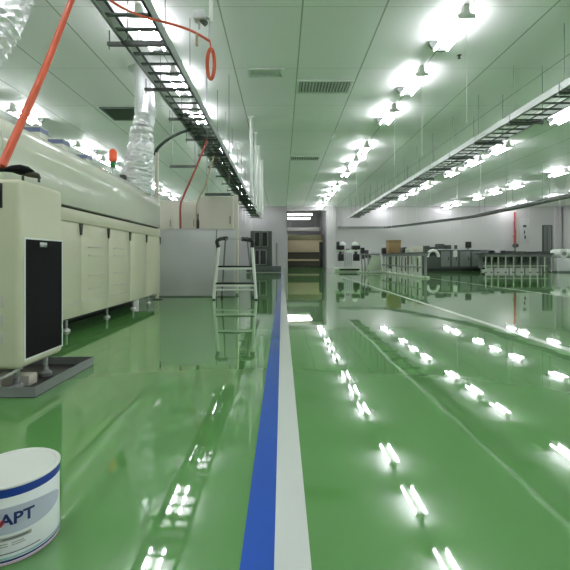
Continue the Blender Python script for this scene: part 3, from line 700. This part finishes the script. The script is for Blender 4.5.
# red riser, sign
dv = 44.6
t = thing('riser_pipe', (PX(515, dv), dv, 0), 'red riser pipe with a dark valve on the far right wall', 'pipe')
MB().tube([(PX(515, dv), dv, PZ(247, dv)), (PX(515, dv), dv, PZ(212, dv))], .12, 12).build('pipe', 'red', t)
MB().tube([(PX(515, dv), dv, 0), (PX(515, dv), dv, PZ(247, dv))], .08, 10).build('lower_pipe', 'midgrey', t)
v = MB().lathe((PX(515, dv), dv, PZ(247.5, dv)), [(.16, 0), (.26, .08), (.26, .3), (.16, .4)], 14).build('valve', 'darkgrey', t)
MB().tube([(PX(515, dv), dv-.3, PZ(245.6, dv)), (PX(515, dv), dv-.36, PZ(245.6, dv))], .22, 14).tube([(PX(515, dv), dv-.3, PZ(245.6, dv)), (PX(515, dv), dv, PZ(245.6, dv))], .04, 8).build('handwheel', 'darkgrey', v)
for y in (222, 236): MB().tube([(PX(515, dv), dv, PZ(y, dv)), (PX(515, dv), YB-.005, PZ(y, dv))], .05, 8).build('wall_bracket', 'midgrey', t)
t = thing('wall_sign', (PX(525, YB), YB-.03, PZ(242, YB)), 'white notice board with dark marks on the wall right of the red riser', 'sign')
MB().box(PX(519.8, YB), PX(529, YB), YB-.05, YB, PZ(243, YB), PZ(218, YB)).build('board', 'signboard', t, bevel=.01)
MB().box(PX(522.8, YB), PX(526, YB), YB-.07, YB-.05, PZ(227.3, YB), PZ(225, YB)).box(PX(523.6, YB), PX(524.8, YB), YB-.07, YB-.05, PZ(234, YB), PZ(230.5, YB)).box(PX(524, YB), PX(525.6, YB), YB-.07, YB-.05, PZ(239, YB), PZ(235.5, YB)).build('marks', 'darkgrey', t)

# ------------------------------------------------------------------ paint pail at the bottom left
PC = Vector((-1.048, 1.565, 0)); PR, PH = .157, .282
pail = thing('paint_pail', PC, 'white and blue labelled paint pail on the green floor, bottom left corner', 'pail')
MB().lathe(PC, [(PR-.012, 0), (PR-.004, .004), (PR-.001, .012), (PR-.001, PH-.012), (PR-.006, PH-.004), (PR-.012, PH-.004)], 64).build('body', 'pailwhite', pail)
MB().lathe(PC + Vector((0, 0, PH-.006)), [(PR-.008, 0), (PR+.002, .001), (PR+.003, .006), (PR-.002, .010), (PR-.012, .009), (PR-.016, .005), (PR-.05, .0055), (.01, .0055)], 64).build('lid', 'white', pail)
A0 = math.atan2(-PC.y, -PC.x)                         # direction towards the viewer
def wrap(u, v, off): a = A0 + u/PR; return Vector((PC.x + (PR+off)*math.cos(a), PC.y + (PR+off)*math.sin(a), v))
def patch(mb, u0, u1, lo, hi, off, n=40):
    prev = None
    for i in range(n+1):
        u = u0 + (u1-u0)*i/n
        cur = (mb.bm.verts.new(wrap(u, lo(u), off)), mb.bm.verts.new(wrap(u, hi(u), off)))
        if prev: mb.bm.faces.new((prev[0], cur[0], cur[1], prev[1]))
        prev = cur
    return mb
def band(z0, z1, name, m, off=.0004, u=math.pi*PR):
    return patch(MB(), -u, u, lambda q: z0, lambda q: z1, off, 96).build(name, m, pail)
k = PH/83.0                                           # metres per label pixel
def vz(y): return PH - (y-480)*k
band(vz(490.5), vz(481), 'blue_band', 'pailblue')['label'] = 'blue band around the rim'
band(vz(555), vz(553), 'teal_stripe', 'teal'); band(vz(558), vz(556), 'navy_stripe', 'navy'); band(vz(561), vz(559), 'pink_stripe', 'pink')
zc, hh, ww = vz(515), 14*k, .195
ev = lambda q: hh*math.sqrt(max(0, 1-(q/ww)**2))
patch(MB(), -ww, ww, lambda q: zc-ev(q), lambda q: zc+ev(q), .0003, 60).build('oval_emblem', 'lavender', pail)
def text(body, size, u, v, m, name, off=.0008, bold=0.0, sx=1.0):
    cu = bpy.data.curves.new('lettering', 'FONT'); cu.body = body; cu.size = size; cu.align_x = 'CENTER'; cu.align_y = 'CENTER'
    cu.offset = bold; cu.resolution_u = 3
    ob = bpy.data.objects.new('lettering_source', cu); COL.objects.link(ob)
    bpy.context.view_layer.update()
    me = bpy.data.meshes.new_from_object(ob.evaluated_get(bpy.context.evaluated_depsgraph_get()))
    bpy.data.objects.remove(ob); bpy.data.curves.remove(cu)
    m_ = MB(); m_.bm.from_mesh(me); bpy.data.meshes.remove(me)
    bmesh.ops.triangulate(m_.bm, faces=m_.bm.faces)
    bmesh.ops.subdivide_edges(m_.bm, edges=[e for e in m_.bm.edges if e.calc_length() > size*.25], cuts=2)
    for w in m_.bm.verts: w.co = wrap(u + w.co.x*sx, v + w.co.y, off)
    return m_.build(name, m, pail, smooth=False)
text('APT', 17*k, 0.010, vz(514.5), 'navy', 'lettering', .0010, .0016, 1.05)
def tri(pts, m, name, off):
    mb = MB(); mb.bm.faces.new([mb.bm.verts.new(wrap(u, v, off)) for u, v in pts]); return mb.build(name, m, pail, smooth=False)
tri([(-.058, vz(520)), (-.050, vz(520)), (-.030, vz(513)), (-.036, vz(512.5))], 'logored', 'red_slash', .0014)
tri([(-.046, vz(520.4)), (-.038, vz(520.4)), (-.028, vz(516.4)), (-.031, vz(514.8))], 'logored', 'red_slash', .0014)
patch(MB(), -.046, .054, lambda q: vz(536), lambda q: vz(532), .0004, 12).build('caption_box', 'captiongrey', pail)
patch(MB(), -.036, .044, lambda q: vz(534.6), lambda q: vz(533.4), .0008, 12).build('caption_line', 'textgrey', pail)
for u0, u1, yy in ((-.046, -.02, 539), (-.046, -.018, 541.5), (-.008, .03, 539), (-.008, .036, 541.3)):
    patch(MB(), u0, u1, lambda q: vz(yy+.5), lambda q: vz(yy-.5), .0006, 8).build('caption_line', 'captiongrey', pail)
patch(MB(), -.085, .085, lambda q: vz(549.8), lambda q: vz(548.8), .0006, 20).build('caption_line', 'textgrey', pail)

# ------------------------------------------------------------------ camera and world
cam = bpy.data.cameras.new('camera'); co = bpy.data.objects.new('camera', cam); COL.objects.link(co)
co.location = (0, 0, EYE); co.rotation_euler = (math.radians(90), 0, 0)
cam.sensor_width = 36.0; cam.lens = 36.0*F/570.0
cam.shift_x = (285-HX)/570.0; cam.shift_y = -(285-HY)/570.0
cam.clip_end = 200
S.camera = co
w = bpy.data.worlds.new('world'); S.world = w; w.use_nodes = True
w.node_tree.nodes['Background'].inputs[0].default_value = (0.5, 0.55, 0.5, 1)
w.node_tree.nodes['Background'].inputs[1].default_value = 0.05
S.view_settings.view_transform = 'Standard'; S.view_settings.look = 'None'
S.view_settings.gamma = 1.0; S.view_settings.use_curve_mapping = False
S.view_settings.exposure = 0.12
S.cycles.use_denoising = True
S.cycles.max_bounces = 10; S.cycles.diffuse_bounces = 6; S.cycles.glossy_bounces = 5
S.cycles.sample_clamp_indirect = 8.0
